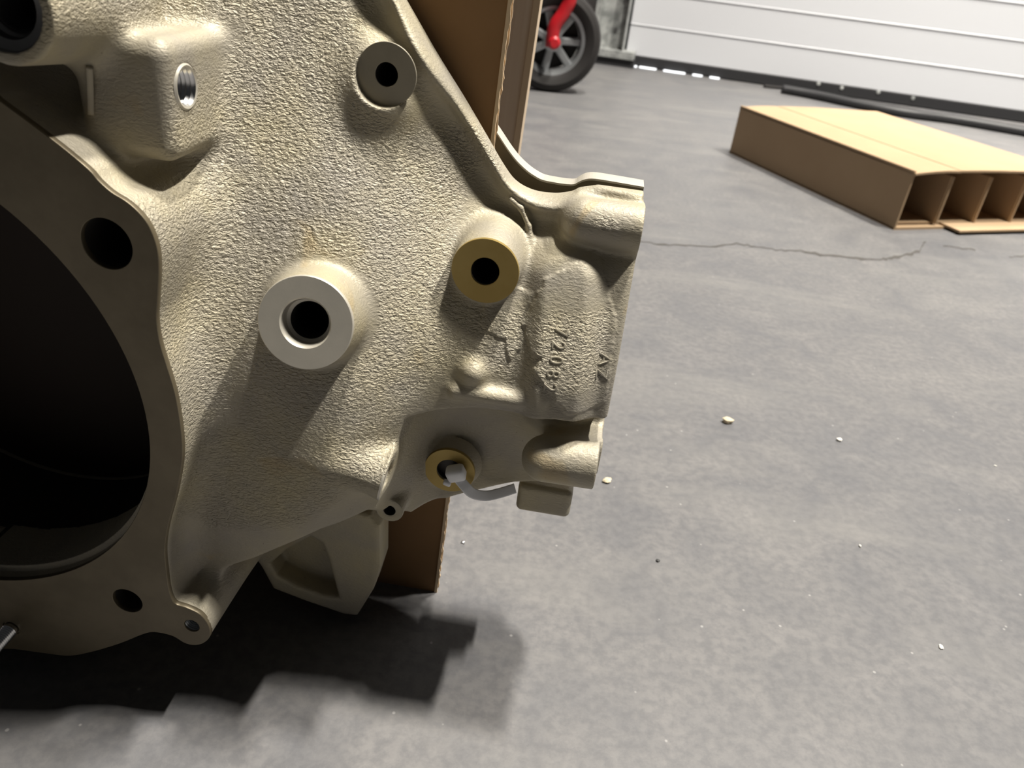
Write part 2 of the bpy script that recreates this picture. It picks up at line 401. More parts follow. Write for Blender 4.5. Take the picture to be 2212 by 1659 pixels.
lathe('tyre', [(0.098, -0.03), (0.125, -0.04), (0.148, -0.02), (0.148, 0.02), (0.125, 0.04), (0.098, 0.03)], (0, 0.47, 0.148), (0, 1, 0), M_TYRE, ht, 40, closed=True)
lathe('rim', [(0.0001, -0.01), (0.099, -0.03), (0.099, 0.03), (0.0001, 0.01)], (0, 0.47, 0.148), (0, 1, 0), M_RIM, ht, 40)

# partitioned cardboard box on the floor
b1 = floorpt(1575, 330)[:2]; b2 = floorpt(1930, 497)[:2]
e1 = (b1-b2)/np.linalg.norm(b1-b2); e2 = np.array([e1[1], -e1[0]])
e2 = e2 if e2[0] > 0 else -e2
bl = np.linalg.norm(b1-b2); bw = 0.43; bh = 0.115; bt = 0.005
cb = empty('cardboard_box', (b2[0], b2[1], 0), math.atan2(e2[1], e2[0]))   # local x: along the open end, local y: towards the far end
tag(cb, 'flat tan cardboard box with dividers in its open end', 'box')
box('bottom_panel', (bw/2, bl/2, bt/2), (bw, bl, bt), M_CARDB, cb)
box('bottom_flap', (bw/2+0.065, -0.012, bt*1.5), (bw-0.13, 0.05, 0.004), M_CARDB, cb)
box('side_panel', (bt/2, bl/2, bh/2), (bt, bl, bh), M_CARDB, cb, bev=0.0015)
box('side_panel', (bw-bt/2, bl/2, bh/2), (bt, bl, bh), M_CARDB, cb, bev=0.0015)
box('end_panel', (bw/2, bl-bt/2, bh/2), (bw-2*bt, bt, bh-0.004), M_CARDB, cb)
def top_flap(x0, x1, zf, name):
    v = []; f = []; n = 12
    for i in range(n+1):
        x = x0+(x1-x0)*i/n
        for j, y in enumerate((-0.004, bl*0.3, bl*0.7, bl)):
            zt = zf(i/n)
            v += [(x, y, zt), (x, y, zt-0.004)]
    for i in range(n):
        for j in range(3):
            a = (i*4+j)*2; b_ = ((i+1)*4+j)*2
            f += [(a, a+2, b_+2, b_), (a+1, b_+1, b_+3, a+3)]
    for j in range(3):
        a = j*2; f.append((a, a+1, a+3, a+2)); a = (n*4+j)*2; f.append((a, a+2, a+3, a+1))
    for i in range(n):
        a = i*8; b_ = a+8; f.append((a, b_, b_+1, a+1)); a = i*8+6; b_ = a+8; f.append((a, a+1, b_+1, b_))
    o = from_py(name, v, f, M_CARDB, cb); bm = bmesh.new(); bm.from_mesh(o.data); bmesh.ops.recalc_face_normals(bm, faces=bm.faces); bm.to_mesh(o.data); bm.free(); return o
top_flap(0.0, 0.112, lambda t: bh-0.004+0.006*math.sin(t*math.pi*0.6), 'top_panel')
top_flap(0.1122, bw, lambda t: bh+0.0025+0.001*math.sin(t*5), 'top_panel')
for i in (1, 2, 3):
    x = 0.112+(i-1)*0.103
    box('divider', (x, bl*0.48, 0.009+(bh-0.022)/2), (0.004, bl*0.94, bh-0.022), M_CARDB, cb)
    box('divider_edge', (x, 0.0095, 0.009+(bh-0.022)/2), (0.0046, 0.002, bh-0.022), M_LINER, bpy.data.objects[cb.children[-1].name])
box('cross_divider', (bw/2, bl*0.5, 0.05), (bw-2*bt, 0.004, 0.09), M_CARDB, cb)
box('bottom_liner', (bw/2, bl/2, bt+0.0035), (bw-2*bt-0.002, bl-0.03, 0.003), M_CARDB, cb)

# upright board and corrugated sheet behind the casting
def casting_world(p): q = p[0]/1000*Xd + p[1]/1000*Yd; return (q[0], q[1], p[2]/1000)
BD = 640.0
xr = at(1150, 150, BD)[0]
ub = empty('upright_board', casting_world((xr-109, BD+10, 0)), -AZ); tag(ub, 'tall grey-brown upright board with a pale right edge behind the cardboard sheet', 'board')
Rt = Matrix.Rotation(math.radians(-2.0), 3, 'Y')
box('face_board', (0, 0, 0.33), (0.18, 0.016, 0.66), M_BOARD, ub)
box('edge_strip', (0.0925, 0.0, 0.33), (0.005, 0.02, 0.66), M_BEDGE, ub)
ub.rotation_euler = (0, math.radians(2.2), -AZ)

SD = 397.0
tp = at(1103, 0, SD); bp = at(941, 1285, SD)
sheet = empty('cardboard_sheet', casting_world((bp[0], SD+2.5, 0)), -AZ)
tag(sheet, 'brown corrugated cardboard sheet standing upright behind the casting', 'cardboard')
lean = (tp[0]-bp[0])/(tp[2]-bp[2])
SH, SWD = 0.44, 0.50
def sheetpart(name, x0, x1, y0, y1, m):
    v = []; f = []; 
    for zz in np.linspace(0.0, SH, 3):
        for x, y in ((x0, y0), (x1, y0), (x1, y1), (x0, y1)): v.append((x+lean*zz, y, zz))
    for i in range(2):
        for k in range(4): f.append((i*4+k, i*4+(k+1) % 4, i*4+4+(k+1) % 4, i*4+4+k))
    f += [(3, 2, 1, 0), (8, 9, 10, 11)]
    return from_py(name, v, f, m, sheet)
sheetpart('front_liner', -SWD, 0, -0.0025, -0.0018, M_CARD)
sheetpart('back_liner', -SWD, 0, 0.0018, 0.0025, M_CARD)
sheetpart('core', -SWD, -0.0006, -0.0018, 0.0018, M_FLUTE)
v = []; f = []; nfl = 120
for i in range(nfl+1):                     # wavy fluting and torn edge seen on the cut side
    zz = SH*i/nfl; yy = 0.0013*math.sin(i*1.9)
    for x, y in ((-0.004, yy-0.0005), (0.0003, yy-0.0005), (0.0003, yy+0.0005), (-0.004, yy+0.0005)): v.append((x+lean*zz, y, zz))
for i in range(nfl):
    for k in range(4): f.append((i*4+k, i*4+(k+1) % 4, i*4+4+(k+1) % 4, i*4+4+k))
from_py('fluting', v, f, M_LINER, sheet)
for s in (-1, 1):
    v = []; f = []
    for i in range(161):
        zz = SH*i/160; jx = random.uniform(0, 0.0009)
        for x, y in ((-0.001, s*0.0027-0.0007), (0.0004+jx, s*0.0026-0.0006), (0.0004+jx, s*0.0026+0.0006), (-0.001, s*0.0027+0.0007)): v.append((x+lean*zz, y, zz))
    for i in range(160):
        for k in range(4): f.append((i*4+k, i*4+(k+1) % 4, i*4+4+(k+1) % 4, i*4+4+k))
    from_py('cut_edge', v, f, M_LINER, sheet)

# ================================================================== THE CASTING
eng = empty('engine_casting', casting_world((XC, DC, 0)), -AZ)
tag(eng, 'large cream metal engine casting with bolt holes and raised numbers', 'engine part')

# --- 2D shapes (px at a depth) ------------------------------------------------
FD = 275.0
FL = [(-30, 195), (0, 218), (60, 262), (130, 315), (190, 365), (212, 390), (240, 415), (275, 437), (305, 465), (325, 495), (340, 540), (343, 590), (340, 650), (338, 690), (345, 740), (360, 790), (378, 850), (390, 920), (394, 975), (390, 1020), (378, 1080), (362, 1140), (356, 1190), (360, 1240), (366, 1280), (377, 1304), (402, 1313), (432, 1328), (451, 1352), (453, 1375), (440, 1389), (420, 1394), (398, 1389), (372, 1374), (335, 1366), (310, 1370), (260, 1390), (200, 1408), (150, 1417), (100, 1412), (35, 1403), (0, 1400)]
fl_half = [tuple(q) for q in pxring(FL, FD)]
topZ = 372.0
fl_half = [(XC, topZ), (-285.0, 366.0), (-255.0, 355.0)] + fl_half + [(XC, 26.0)]
fl_half = [p for p in fl_half]
OPC, OPR = np.array([-306.95, 198.2]), 122.7
def mirror_ring(half): return half + [(2*XC-x, z) for x, z in reversed(half) if abs(x-XC) > 0.5]
fl_ring = mirror_ring(fl_half)
fl_s = smooth_ring(fl_ring, 4)

OUT = [(-260, -220, 330), (700, -220, 382), (790, -140, 382), (872, 0, 382), (940, 118, 382), (1000, 215, 382), (1050, 300, 382), (1085, 360, 382), (1112, 397, 381), (1150, 420, 379), (1195, 430, 376), (1232, 428, 374), (1250, 422, 372), (1290, 419, 370), (1392, 436, 368), (1387, 500, 366), (1360, 640, 360), (1335, 765, 360), (1308, 890, 360), (1293, 965, 360), (1284, 1015, 360), (1277, 1057, 360), (1200, 1045, 362), (1108, 1052, 360), (1040, 1068, 358), (960, 1086, 354), (890, 1098, 344), (850, 1080, 334), (800, 1088, 322), (690, 1150, 303), (600, 1188, 301), (545, 1213, 300), (470, 1236, 300), (380, 1290, 300), (100, 1330, 285), (-260, 1330, 285)]
out_ring = [tuple(at(x, y, D)[[0, 2]]) for x, y, D in OUT]
out_ring = [out_ring[0], out_ring[1]] + [tuple(p) for p in smooth_ring(out_ring[1:14], 4)[4:44]] + out_ring[12:]
RIGHTX = 27.6

WC = [(-100, -150, 330), (60, -100, 328), (100, 120, 312), (330, 40, 334), (420, -120, 352), (300, 400, 310), (420, 430, 322), (420, 700, 303), (420, 900, 296), (420, 1050, 296), (450, 1180, 300), (200, 700, 305), (200, 1200, 300),
      (600, 50, 357), (560, 300, 341), (560, 500, 326), (560, 700, 312), (560, 900, 303), (560, 1050, 300), (600, 1160, 300),
      (720, 0, 366), (700, 200, 355), (720, 420, 338), (800, 620, 328), (780, 850, 311), (740, 980, 302), (720, 1080, 299), (800, 1090, 316),
      (900, 250, 368), (900, 450, 354), (930, 650, 341), (900, 830, 329), (900, 1000, 336),
      (860, -60, 380), (950, 150, 380), (1040, 330, 381), (1000, 430, 374), (1000, 520, 361), (1000, 650, 346), (1040, 760, 339), (1040, 860, 334),
      (1150, 440, 380), (1180, 560, 362), (1180, 700, 350), (1160, 860, 337), (1340, 540, 367), (1340, 620, 360), (1330, 700, 353), (1310, 860, 342), (1250, 1000, 338)]
P3 = np.array([at(*q) for q in WC])
def tps_fit(xy, d, lam=60.0):
    n = len(xy); r = np.linalg.norm(xy[:, None]-xy[None], axis=2)
    K = np.where(r > 0, r*r*np.log(np.maximum(r, 1e-9)), 0) + lam*np.eye(n)*10
    A = np.zeros((n+3, n+3)); A[:n, :n] = K; A[:n, n] = 1; A[:n, n+1:] = xy; A[n, :n] = 1; A[n+1:, :n] = xy.T
    return np.linalg.solve(A, np.r_[d, 0, 0, 0])
TW = tps_fit(P3[:, [0, 2]], P3[:, 1])
def tps_eval(x, z):
    o = TW[-3] + TW[-2]*x + TW[-1]*z
    for (px, pz), w in zip(P3[:, [0, 2]], TW[:-3]):
        r2 = (x-px)**2+(z-pz)**2; o = o + w*0.5*r2*np.log(np.maximum(r2, 1e-9))
    return o
def seg_dist(x, z, pts):
    d = np.full(x.shape, 1e9)
    for (ax, az), (bx, bz) in zip(pts[:-1], pts[1:]):
        ex, ez = bx-ax, bz-az; t = np.clip(((x-ax)*ex+(z-az)*ez)/(ex*ex+ez*ez+1e-9), 0, 1)
        d = np.minimum(d, (x-ax-t*ex)**2+(z-az-t*ez)**2)
    return np.sqrt(d)
def poly_sd(x, z, ring):
    ring = list(ring); d = seg_dist(x, z, ring+[ring[0]]); ins = np.zeros(x.shape, bool)
    for (ax, az), (bx, bz) in zip(ring, ring[1:]+[ring[0]]):
        if az == bz: continue
        c = ((az > z) != (bz > z)) & (x < (bx-ax)*(z-az)/(bz-az)+ax); ins ^= c
    return np.where(ins, -d, d)
def sstep(a, b, x): t = np.clip((x-a)/(b-a), 0, 1); return t*t*(3-2*t)
def px2(L, D): return [tuple(at(x, y, D)[[0, 2]]) for x, y in L]
RIM = [tuple(at(x, y, 378)[[0, 2]]) for x, y in ((780, -160), (860, 0), (930, 122), (990, 220), (1040, 305), (1075, 365), (1103, 404), (1145, 432), (1190, 443), (1235, 440))]
RIM = [tuple(p) for p in smooth_ring([(2*RIM[0][0]-RIM[1][0], 2*RIM[0][1]-RIM[1][1])]+RIM+[(2*RIM[-1][0]-RIM[-2][0], 2*RIM[-1][1]-RIM[-2][1])], 4)[4:44]]
RECESS = [tuple(at(x, y, 340)[[0, 2]]) for x, y in ((897, 872), (960, 872), (1040, 876), (1110, 888), (1200, 893), (1330, 918), (1330, 1130), (850, 1150), (860, 960))]
PIL = [tuple(at(x, y, 356)[[0, 2]]) for x, y in ((1222, 600), (1220, 680), (1214, 760), (1206, 830), (1200, 890))]
def vnoise(x, z, s, seed):
    r = np.random.default_rng(seed).random((64, 64)); u = x/s; w = z/s
    i = np.floor(u).astype(int); k = np.floor(w).astype(int); fu = u-i; fw = w-k
    fu = fu*fu*(3-2*fu); fw = fw*fw*(3-2*fw); g = lambda a, b: r[a % 64, b % 64]
    return (g(i, k)*(1-fu)+g(i+1, k)*fu)*(1-fw)+(g(i, k+1)*(1-fu)+g(i+1, k+1)*fu)*fw-0.5
SCAB1 = [tuple(at(x, y, 352)[[0, 2]]) for x, y in ((1130, 690), (1150, 735), (1175, 745), (1155, 765), (1190, 800), (1210, 830), (1230, 850), (1260, 855), (1310, 850), (1330, 690), (1290, 560), (1180, 600))]
SCAB2 = [tuple(at(x, y, 348)[[0, 2]]) for x, y in ((1040, 690), (1070, 715), (1095, 725), (1105, 770), (1125, 740), (1130, 690), (1150, 640), (1100, 630), (1050, 655))]
RX0, RX1 = at(845, 950, 345)[0], at(960, 950, 352)[0]
MOUND = at(836, 178, 352)[[0, 2]]
def wall2d(x, z):
    W = np.maximum(tps_eval(x, z), FD+9)
    dr = seg_dist(x, z, RIM); W = W - 5.8*np.exp(-(dr/4.2)**2) + 2.5*np.exp(-((dr-11)/6.0)**2)
    rr = np.hypot(x-MOUND[0], (z-MOUND[1])); W = W - 10.0*np.exp(-(rr/21.0)**3)
    re = poly_sd(x, z, RECESS); W = np.minimum(W + 24*sstep(2.2, -2.2, re)*sstep(RX0, RX1, x), np.maximum(W, 376.0))
    dp = seg_dist(x, z, PIL); W = W - 7.0*sstep(22, 9.0, dp)
    j = 1.3*vnoise(x, z, 3.0, 3)+0.9*vnoise(x, z, 1.4, 4)
    W = W - 0.75*sstep(0.4, -0.4, poly_sd(x, z, SCAB1)+j*1.2) - 0.8*sstep(0.4, -0.4, poly_sd(x, z, SCAB2)+j)
    return W
# --- 3D primitives -----------------------------------------------------------
def cone(X, D, Z, a, b, ra, rb, rnd=0.0):
    ra -= rnd; rb -= rnd
    a = np.asarray(a, np.float32); b = np.asarray(b, np.float32); ba = b-a; L2 = float(ba@ba)
    dx, dy, dz = X-a[0], D-a[1], Z-a[2]
    t = (dx*ba[0]+dy*ba[1]+dz*ba[2])/L2
    rad = np.sqrt(np.maximum(dx*dx+dy*dy+dz*dz - t*t*L2, 0))
    cax = np.maximum(0, rad-np.where(t < 0.5, ra, rb)); cay = np.abs(t-0.5)-0.5
    rba = rb-ra; k = rba*rba+L2
    ff = np.clip((rba*(rad-ra)+t*L2)/k, 0, 1)
    cbx = rad-ra-ff*rba; cby = t-ff
    s = np.where((cbx < 0) & (cay < 0), -1.0, 1.0)
    return s*np.sqrt(np.minimum(cax*cax+cay*cay*L2, cbx*cbx+cby*cby*L2)) - rnd
def rbox(X, D, Z, c, s, r):
    qx = np.abs(X-c[0])-s[0]+r; qy = np.abs(D-c[1])-s[1]+r; qz = np.abs(Z-c[2])-s[2]+r
    return np.sqrt(np.maximum(qx, 0)**2+np.maximum(qy, 0)**2+np.maximum(qz, 0)**2)+np.minimum(np.maximum(qx, np.maximum(qy, qz)), 0)-r
def smin(a, b, k): h_ = np.maximum(k-np.abs(a-b), 0)/k; return np.minimum(a, b)-h_*h_*k*0.25
def smax(a, b, k): return -smin(-a, -b, k)
def capsule(X, D, Z, a, b, r0_, r1_=None):
    a = np.asarray(a, np.float32); b = np.asarray(b, np.float32); ba = b-a; r1_ = r0_ if r1_ is None else r1_
    t = np.clip(((X-a[0])*ba[0]+(D-a[1])*ba[1]+(Z-a[2])*ba[2])/float(ba@ba), 0, 1)
    return np.sqrt((X-a[0]-t*ba[0])**2+(D-a[1]-t*ba[1])**2+(Z-a[2]-t*ba[2])**2)-(r0_+(r1_-r0_)*t)

BOSS1 = at(661, 697, 300); B1N = np.array([0.09, -0.96, 0.25]); B1N /= np.linalg.norm(B1N); B1R = 21.4
BOSSB = at(1049, 584, 346); BBR = 16.4
SPOTA = at(835, 161, 361); SPR = 13.8
RINGE = at(972, 1014, 351); RER = 14.6
EARF = at(841, 1103, 324); EFR = 7.8
TUBE = at(414, 1352, FD); HOLEC = at(230, 527, FD); HOLED = at(275, 1298, FD); STUD = at(24, 1357, FD)
PORT = at(-6, 10, 262); PTR = 19.5
LUGA = at(640, 975, 308); LUGB = at(833, 1027, 311); LUGR = 13.2
BX1 = -126.0 - 34
blk_hole = at(402, 188, 309)
BXR = blk_hole[0]                            # right face of the block
zt, zb = at(380, 78, 315)[2], at(370, 345, 300)[2]
FOOT = [(540, 1190), (640, 1130), (760, 1100), (800, 1110), (822, 1135), (822, 1225), (806, 1275), (772, 1330), (742, 1326), (660, 1298), (590, 1271), (565, 1225)]
FOOTD = 352.0
foot_ring = pxring(FOOT, FOOTD)
zmin = min(p[1] for p in foot_ring)
POCK = [(672, 1158), (695, 1170), (708, 1200), (722, 1250), (732, 1288), (700, 1284), (640, 1262), (600, 1240), (586, 1216), (620, 1186)]
pock_ring = pxring(POCK, FOOTD)

def body2d(x, z):
    W = wall2d(x, z)
    f2 = dict(W=W, out=poly_sd(x, z, out_ring), fl=poly_sd(x, z, [tuple(p) for p in fl_s]), foot=poly_sd(x, z, foot_ring), pock=poly_sd(x, z, pock_ring))
    gx, gz = np.gradient(W, axis=0), np.gradient(W, axis=1)
    return f2
def body_sdf(X, D, Z, F, k):
    W, out, fl_, foot, pock = F
    w = smax(smax((W-D)*k, D-390, 3.0), out, 3.0)
    fb = np.maximum(np.maximum(fl_+0.25, FD+1.4-D), D-330)
    d = smin(w, fb + 0.0, 16.0)
    # block with the side threaded hole
    b = rbox(X, D, Z, (BXR-20, 337, (zt+zb)/2), (20, 42, (zt-zb)/2+1), 7)
    nose = -((X-(BXR-20))*0.10 + (D-299)*1.0 + (Z-(zt+8))*(-0.62))*0.85
    b = smax(b, nose, 8)
    d = smin(d, b, 6)
    # big round boss
    d = smin(d, cone(X, D, Z, BOSS1-B1N*0.6, BOSS1-B1N*48, B1R, B1R+6.5, 0.5), 4.0)
    d = smin(d, cone(X, D, Z, BOSSB+[0, 0.4, 0], BOSSB+[0, 34, 2], BBR, BBR+2, 0.3), 5.0)
    # tube at the lower flange corner
    d = smin(d, cone(X, D, Z, TUBE+[0, 3.5, 0], TUBE+[4, 76, 6], 8.4, 13.0, 0.3), 4)
    # port at the top left
    d = smin(d, cone(X, D, Z, PORT+[0, 2, 0], PORT+[0, 60, 0], PTR, PTR+5, 1.5), 9)
    # lug facing right
    d = smin(d, cone(X, D, Z, LUGA, LUGB, 3.0, LUGR, 0.4), 10)
    # side bolt bosses
    a1 = at(1262, 478, 373); d = smin(d, capsule(X, D, Z, a1, (60, 373, a1[2]-1.0), 11.8, 12.8), 4)
    a2 = at(1178, 990, 336); d = smin(d, np.maximum(capsule(X, D, Z, a2, (60, 336, at(1280, 1000, 336)[2]), 12.6, 13.2), X-at(1291, 990, 336)[0]), 4)
    d = smin(d, np.maximum(rbox(X, D, Z, (a2[0]+24, 364, a2[2]), (27, 22, 10), 4), X-RIGHTX), 4)
    d = np.maximum(d, X-RIGHTX-0.4)
    a3 = at(1178, 1062, 380); b3 = rbox(X, D, Z, (a3[0], 380, a3[2]+1), (16.5, 12, 10), 3.5)
    d = smin(d, np.maximum(b3, X-at(1241, 1075, 370)[0]), 2.0)
    # ledge nub and ridge
    n0 = at(1022, 806, 335); d = smin(d, np.sqrt((X-n0[0])**2+(D-n0[1])**2+(Z-n0[2])**2)-6.0, 7)
    d = smin(d, capsule(X, D, Z, at(985, 846, 331), at(1112, 864, 335), 3.0, 4.0), 6)
    # fine mould line round boss B
    ml = [at(x, y, D_) for x, y, D_ in ((1103, 433, 374), (1125, 452, 373), (1142, 490, 371), (1150, 540, 367), (1146, 585, 363), (1134, 620, 360))]
    for p, q in zip(ml[:-1], ml[1:]): d = smin(d, capsule(X, D, Z, p+[0, 1.2, 0], q+[0, 1.2, 0], 1.3), 1.6)
    # ear with small hole
    d = smin(d, cone(X, D, Z, EARF+[0, 0.4, 0], EARF+[0, 14, 0], EFR, EFR, 0.5), 2.5)
    d = smin(d, cone(X, D, Z, RINGE+[0, 0.4, 0], RINGE+[0, 8, 0], RER-0.2, RER+3, 0.3), 3)
    # foot bracket
    ft = smax(smax(foot, np.abs(D-(FOOTD+10))-11.5, 4.0), -Z, 0.5)
    ft = smax(ft, -smax(pock, D-(FOOTD+14), 3.0), 3.0)
    d = smin(d, ft, 3.0)
    # cuts
    def hole(d, c, ax, r, l): return np.maximum(d, -cone(X, D, Z, np.asarray(c)+np.asarray(ax)*-6, np.asarray(c)+np.asarray(ax)*l, r, r))
    rb = np.hypot(X-OPC[0], Z-OPC[1])
    d = np.maximum(d, np.where(D < 283, OPR+0.2, np.where(D < 316, OPR-3.0, OPR+4.0))-rb)
    d = np.maximum(d, -np.maximum(np.hypot(X-SPOTA[0], Z-SPOTA[2])-SPR, D-SPOTA[1]-0.3))
    d = hole(d, BOSS1, -B1N, 11.5, 60); d = hole(d, BOSSB, (0, 1, 0), 7.0, 60); d = hole(d, SPOTA, (0, 1, 0), 5.4, 60)
    d = hole(d, RINGE, (0, 1, 0), 7.6, 40); d = hole(d, EARF, (0, 1, 0), 3.5, 40); d = hole(d, TUBE, (0, 1, 0), 4.6, 40)
    d = hole(d, HOLEC, (0, 1, 0), 11.2, 60); d = hole(d, HOLED, (0, 1, 0), 8.6, 45); d = hole(d, PORT, (0, 1, 0), 15.0, 60)
    d = hole(d, (BXR, blk_hole[1], blk_hole[2]), (-1, 0, 0), 8.6, 26)
    ln = (LUGB-LUGA)/np.linalg.norm(LUGB-LUGA); d = hole(d, LUGB, -ln, 8.0, 12)
    return d

def mesh_sdf(h, lo, hi, blk=8, thr=1.35):
    n = np.ceil((np.array(hi)-lo)/h/blk).astype(int)*blk
    xs = (lo[0]+h*np.arange(n[0])).astype(np.float32); ds = (lo[1]+h*np.arange(n[1])).astype(np.float32); zs = (lo[2]+h*np.arange(n[2])).astype(np.float32)
    XX, ZZ = np.meshgrid(xs, zs, indexing='ij')
    F2 = body2d(XX.astype(np.float64), ZZ.astype(np.float64))
    gx, gz = np.gradient(F2['W'], h); kk = (1/np.sqrt(1+np.minimum(gx**2+gz**2, 9))).astype(np.float32)
    fields = [F2[k].astype(np.float32) for k in ('W', 'out', 'fl', 'foot', 'pock')]
    # coarse pass at block centres
    ci = (np.arange(n[0]//blk)*blk+blk//2); cj = (np.arange(n[1]//blk)*blk+blk//2); ck = (np.arange(n[2]//blk)*blk+blk//2)
    I, J, K = np.meshgrid(ci, cj, ck, indexing='ij'); I, J, K = I.ravel(), J.ravel(), K.ravel()
    sd = body_sdf(xs[I], ds[J], zs[K], [f_[I, K] for f_ in fields], kk[I, K])
    vol = np.repeat(np.repeat(np.repeat(sd.reshape(len(ci), len(cj), len(ck)).astype(np.float32), blk, 0), blk, 1), blk, 2)
    act = np.nonzero(np.abs(sd) < h*blk*thr)[0]
    o = np.arange(blk); a, b, c = np.meshgrid(o, o, o, indexing='ij'); a, b, c = a.ravel(), b.ravel(), c.ravel()
    for s in range(0, len(act), 1500):
        q = act[s:s+1500]
        i = (I[q][:, None]-blk//2+a).ravel(); j = (J[q][:, None]-blk//2+b).ravel(); k = (K[q][:, None]-blk//2+c).ravel()
        vol[i, j, k] = body_sdf(xs[i], ds[j], zs[k], [f_[i, k] for f_ in fields], kk[i, k])
    vol[0], vol[-1] = np.maximum(vol[0], 0.1), np.maximum(vol[-1], 0.1)
    vol[:, 0], vol[:, -1] = np.maximum(vol[:, 0], 0.1), np.maximum(vol[:, -1], 0.1)
    vol[:, :, 0], vol[:, :, -1] = np.maximum(vol[:, :, 0], 0.1), np.maximum(vol[:, :, -1], 0.1)
    ins = vol < 0
    cnt = np.zeros(tuple(n-1), np.int8)
    for da in (0, 1):
        for db in (0, 1):
            for dc in (0, 1): cnt += ins[da:n[0]-1+da, db:n[1]-1+db, dc:n[2]-1+dc]
    cells = np.argwhere((cnt > 0) & (cnt < 8)); del cnt
    idx = np.full(tuple(n-1), -1, np.int32); idx[tuple(cells.T)] = np.arange(len(cells))
    acc = np.zeros((len(cells), 3)); w = np.zeros(len(cells))
    corner = {}
    for da in (0, 1):
        for db in (0, 1):
            for dc in (0, 1): corner[(da, db, dc)] = vol[cells[:, 0]+da, cells[:, 1]+db, cells[:, 2]+dc]
    for ax in range(3):
        for u in (0, 1):
            for v_ in (0, 1):
                p = [0, 0, 0]; oth = [i for i in range(3) if i != ax]; p[oth[0]] = u; p[oth[1]] = v_
                q = list(p); q[ax] = 1
                s0, s1 = corner[tuple(p)], corner[tuple(q)]; m = (s0 < 0) != (s1 < 0)
                t = np.where(m, s0/np.where(m, s0-s1, 1), 0)
                for i in range(3): acc[:, i] += np.where(m, t if i == ax else p[i], 0)
                w += m
    V = (cells+acc/w[:, None])*h+np.array([lo[0], lo[1], lo[2]])
    faces = []
    for ax in range(3):
        sl0 = [slice(None)]*3; sl1 = [slice(None)]*3; sl0[ax] = slice(0, -1); sl1[ax] = slice(1, None)
        A, B = ins[tuple(sl0)], ins[tuple(sl1)]; e = np.argwhere(A != B)
        oth = [i for i in range(3) if i != ax]
        e = e[(e[:, oth[0]] > 0) & (e[:, oth[1]] > 0) & (e[:, oth[0]] < n[oth[0]]-1) & (e[:, oth[1]] < n[oth[1]]-1)]
        flip = A[tuple(e.T)]
        q = []
        for u, v_ in ((1, 1), (0, 1), (0, 0), (1, 0)):
            c_ = e.copy(); c_[:, oth[0]] -= u; c_[:, oth[1]] -= v_; q.append(idx[tuple(c_.T)])
        q = np.stack(q, 1)
        if ax == 1: flip = ~flip
        q[~flip] = q[~flip][:, ::-1]
        faces.append(q)
    return V, np.concatenate(faces)
def sdf_object(name, V, Fc, m, parent, rough=None):
    me = bpy.data.meshes.new(name); L = np.stack([(V[:, 0]-XC)/1000, (V[:, 1]-DC)/1000, V[:, 2]/1000], 1).astype(np.float32)
    me.vertices.add(len(L)); me.vertices.foreach_set('co', L.ravel())
    me.loops.add(Fc.size); me.loops.foreach_set('vertex_index', Fc.ravel().astype(np.int32))
    me.polygons.add(len(Fc)); me.polygons.foreach_set('loop_start', np.arange(0, Fc.size, 4, dtype=np.int32))
    me.polygons.foreach_set('use_smooth', np.ones(len(Fc), bool)); me.update(calc_edges=True)
    if rough is not None:
        at_ = me.attributes.new('rough', 'FLOAT', 'POINT'); at_.data.foreach_set('value', rough.astype(np.float32))
    return link(name, me, m, parent)
ROUGHP = px2([(130, -150), (150, 60), (330, 60), (480, 60), (430, 330), (400, 480), (430, 700), (430, 960), (520, 1060), (700, 1060), (800, 1000), (880, 960), (900, 860), (1000, 780), (1100, 840), (1300, 860), (1330, 700), (1200, 690), (1060, 690), (980, 640), (960, 520), (1000, 420), (1080, 420), (1000, 300), (900, 300), (760, 230), (740, 100), (800, -150)], 335)
V, Fc = mesh_sdf(0.8, (XC-0.4, 258.0, -3.0), (40.0, 402.0, 432.0))
def rough_attr(V):
    x, z = V[:, 0], V[:, 2]; r = sstep(4, -8, poly_sd(x, z, ROUGHP))
    r = r*sstep(2, 6, np.abs(cone(V[:, 0], V[:, 1], V[:, 2], BOSS1, BOSS1-B1N*48, B1R, B1R+6.5)))*0.9+0.1*r
    r = np.maximum(r, 0.9*sstep(10, 4, np.hypot(x-at(1310, 490, 358)[0], (z-at(1310, 490, 358)[2])*2.2)))
    return np.maximum(r, 0.18)
body = sdf_object('cast_body', V, Fc, M_CAST, eng, rough_attr(V))
Vm, Fm = mesh_sdf(2.4, (XC-1.2, 256.0, -4.8), (40.0, 400.0, 434.0))
Vm = Vm.copy(); Vm[:, 0] = 2*XC-Vm[:, 0]
half = sdf_object('cast_body_far_half', Vm, Fm[:, ::-1], M_CAST, eng, rough_attr(np.stack([2*XC-Vm[:, 0], Vm[:, 1], Vm[:, 2]], 1)))
half.name = 'cast_body'
bvh = BVHTree.FromPolygons([tuple(v) for v in V[:, :]], Fc.tolist())
def hit(px, py):
    d = ray(px, py); dv = Vector((d@Xd, d@Yd, d[2])); o = Vector((0, 0, CAMH*1000))
    p, nrm, i, t = bvh.ray_cast(o, dv.normalized())
    if nrm.dot(dv) > 0: nrm = -nrm
    return np.array(p), np.array(nrm)

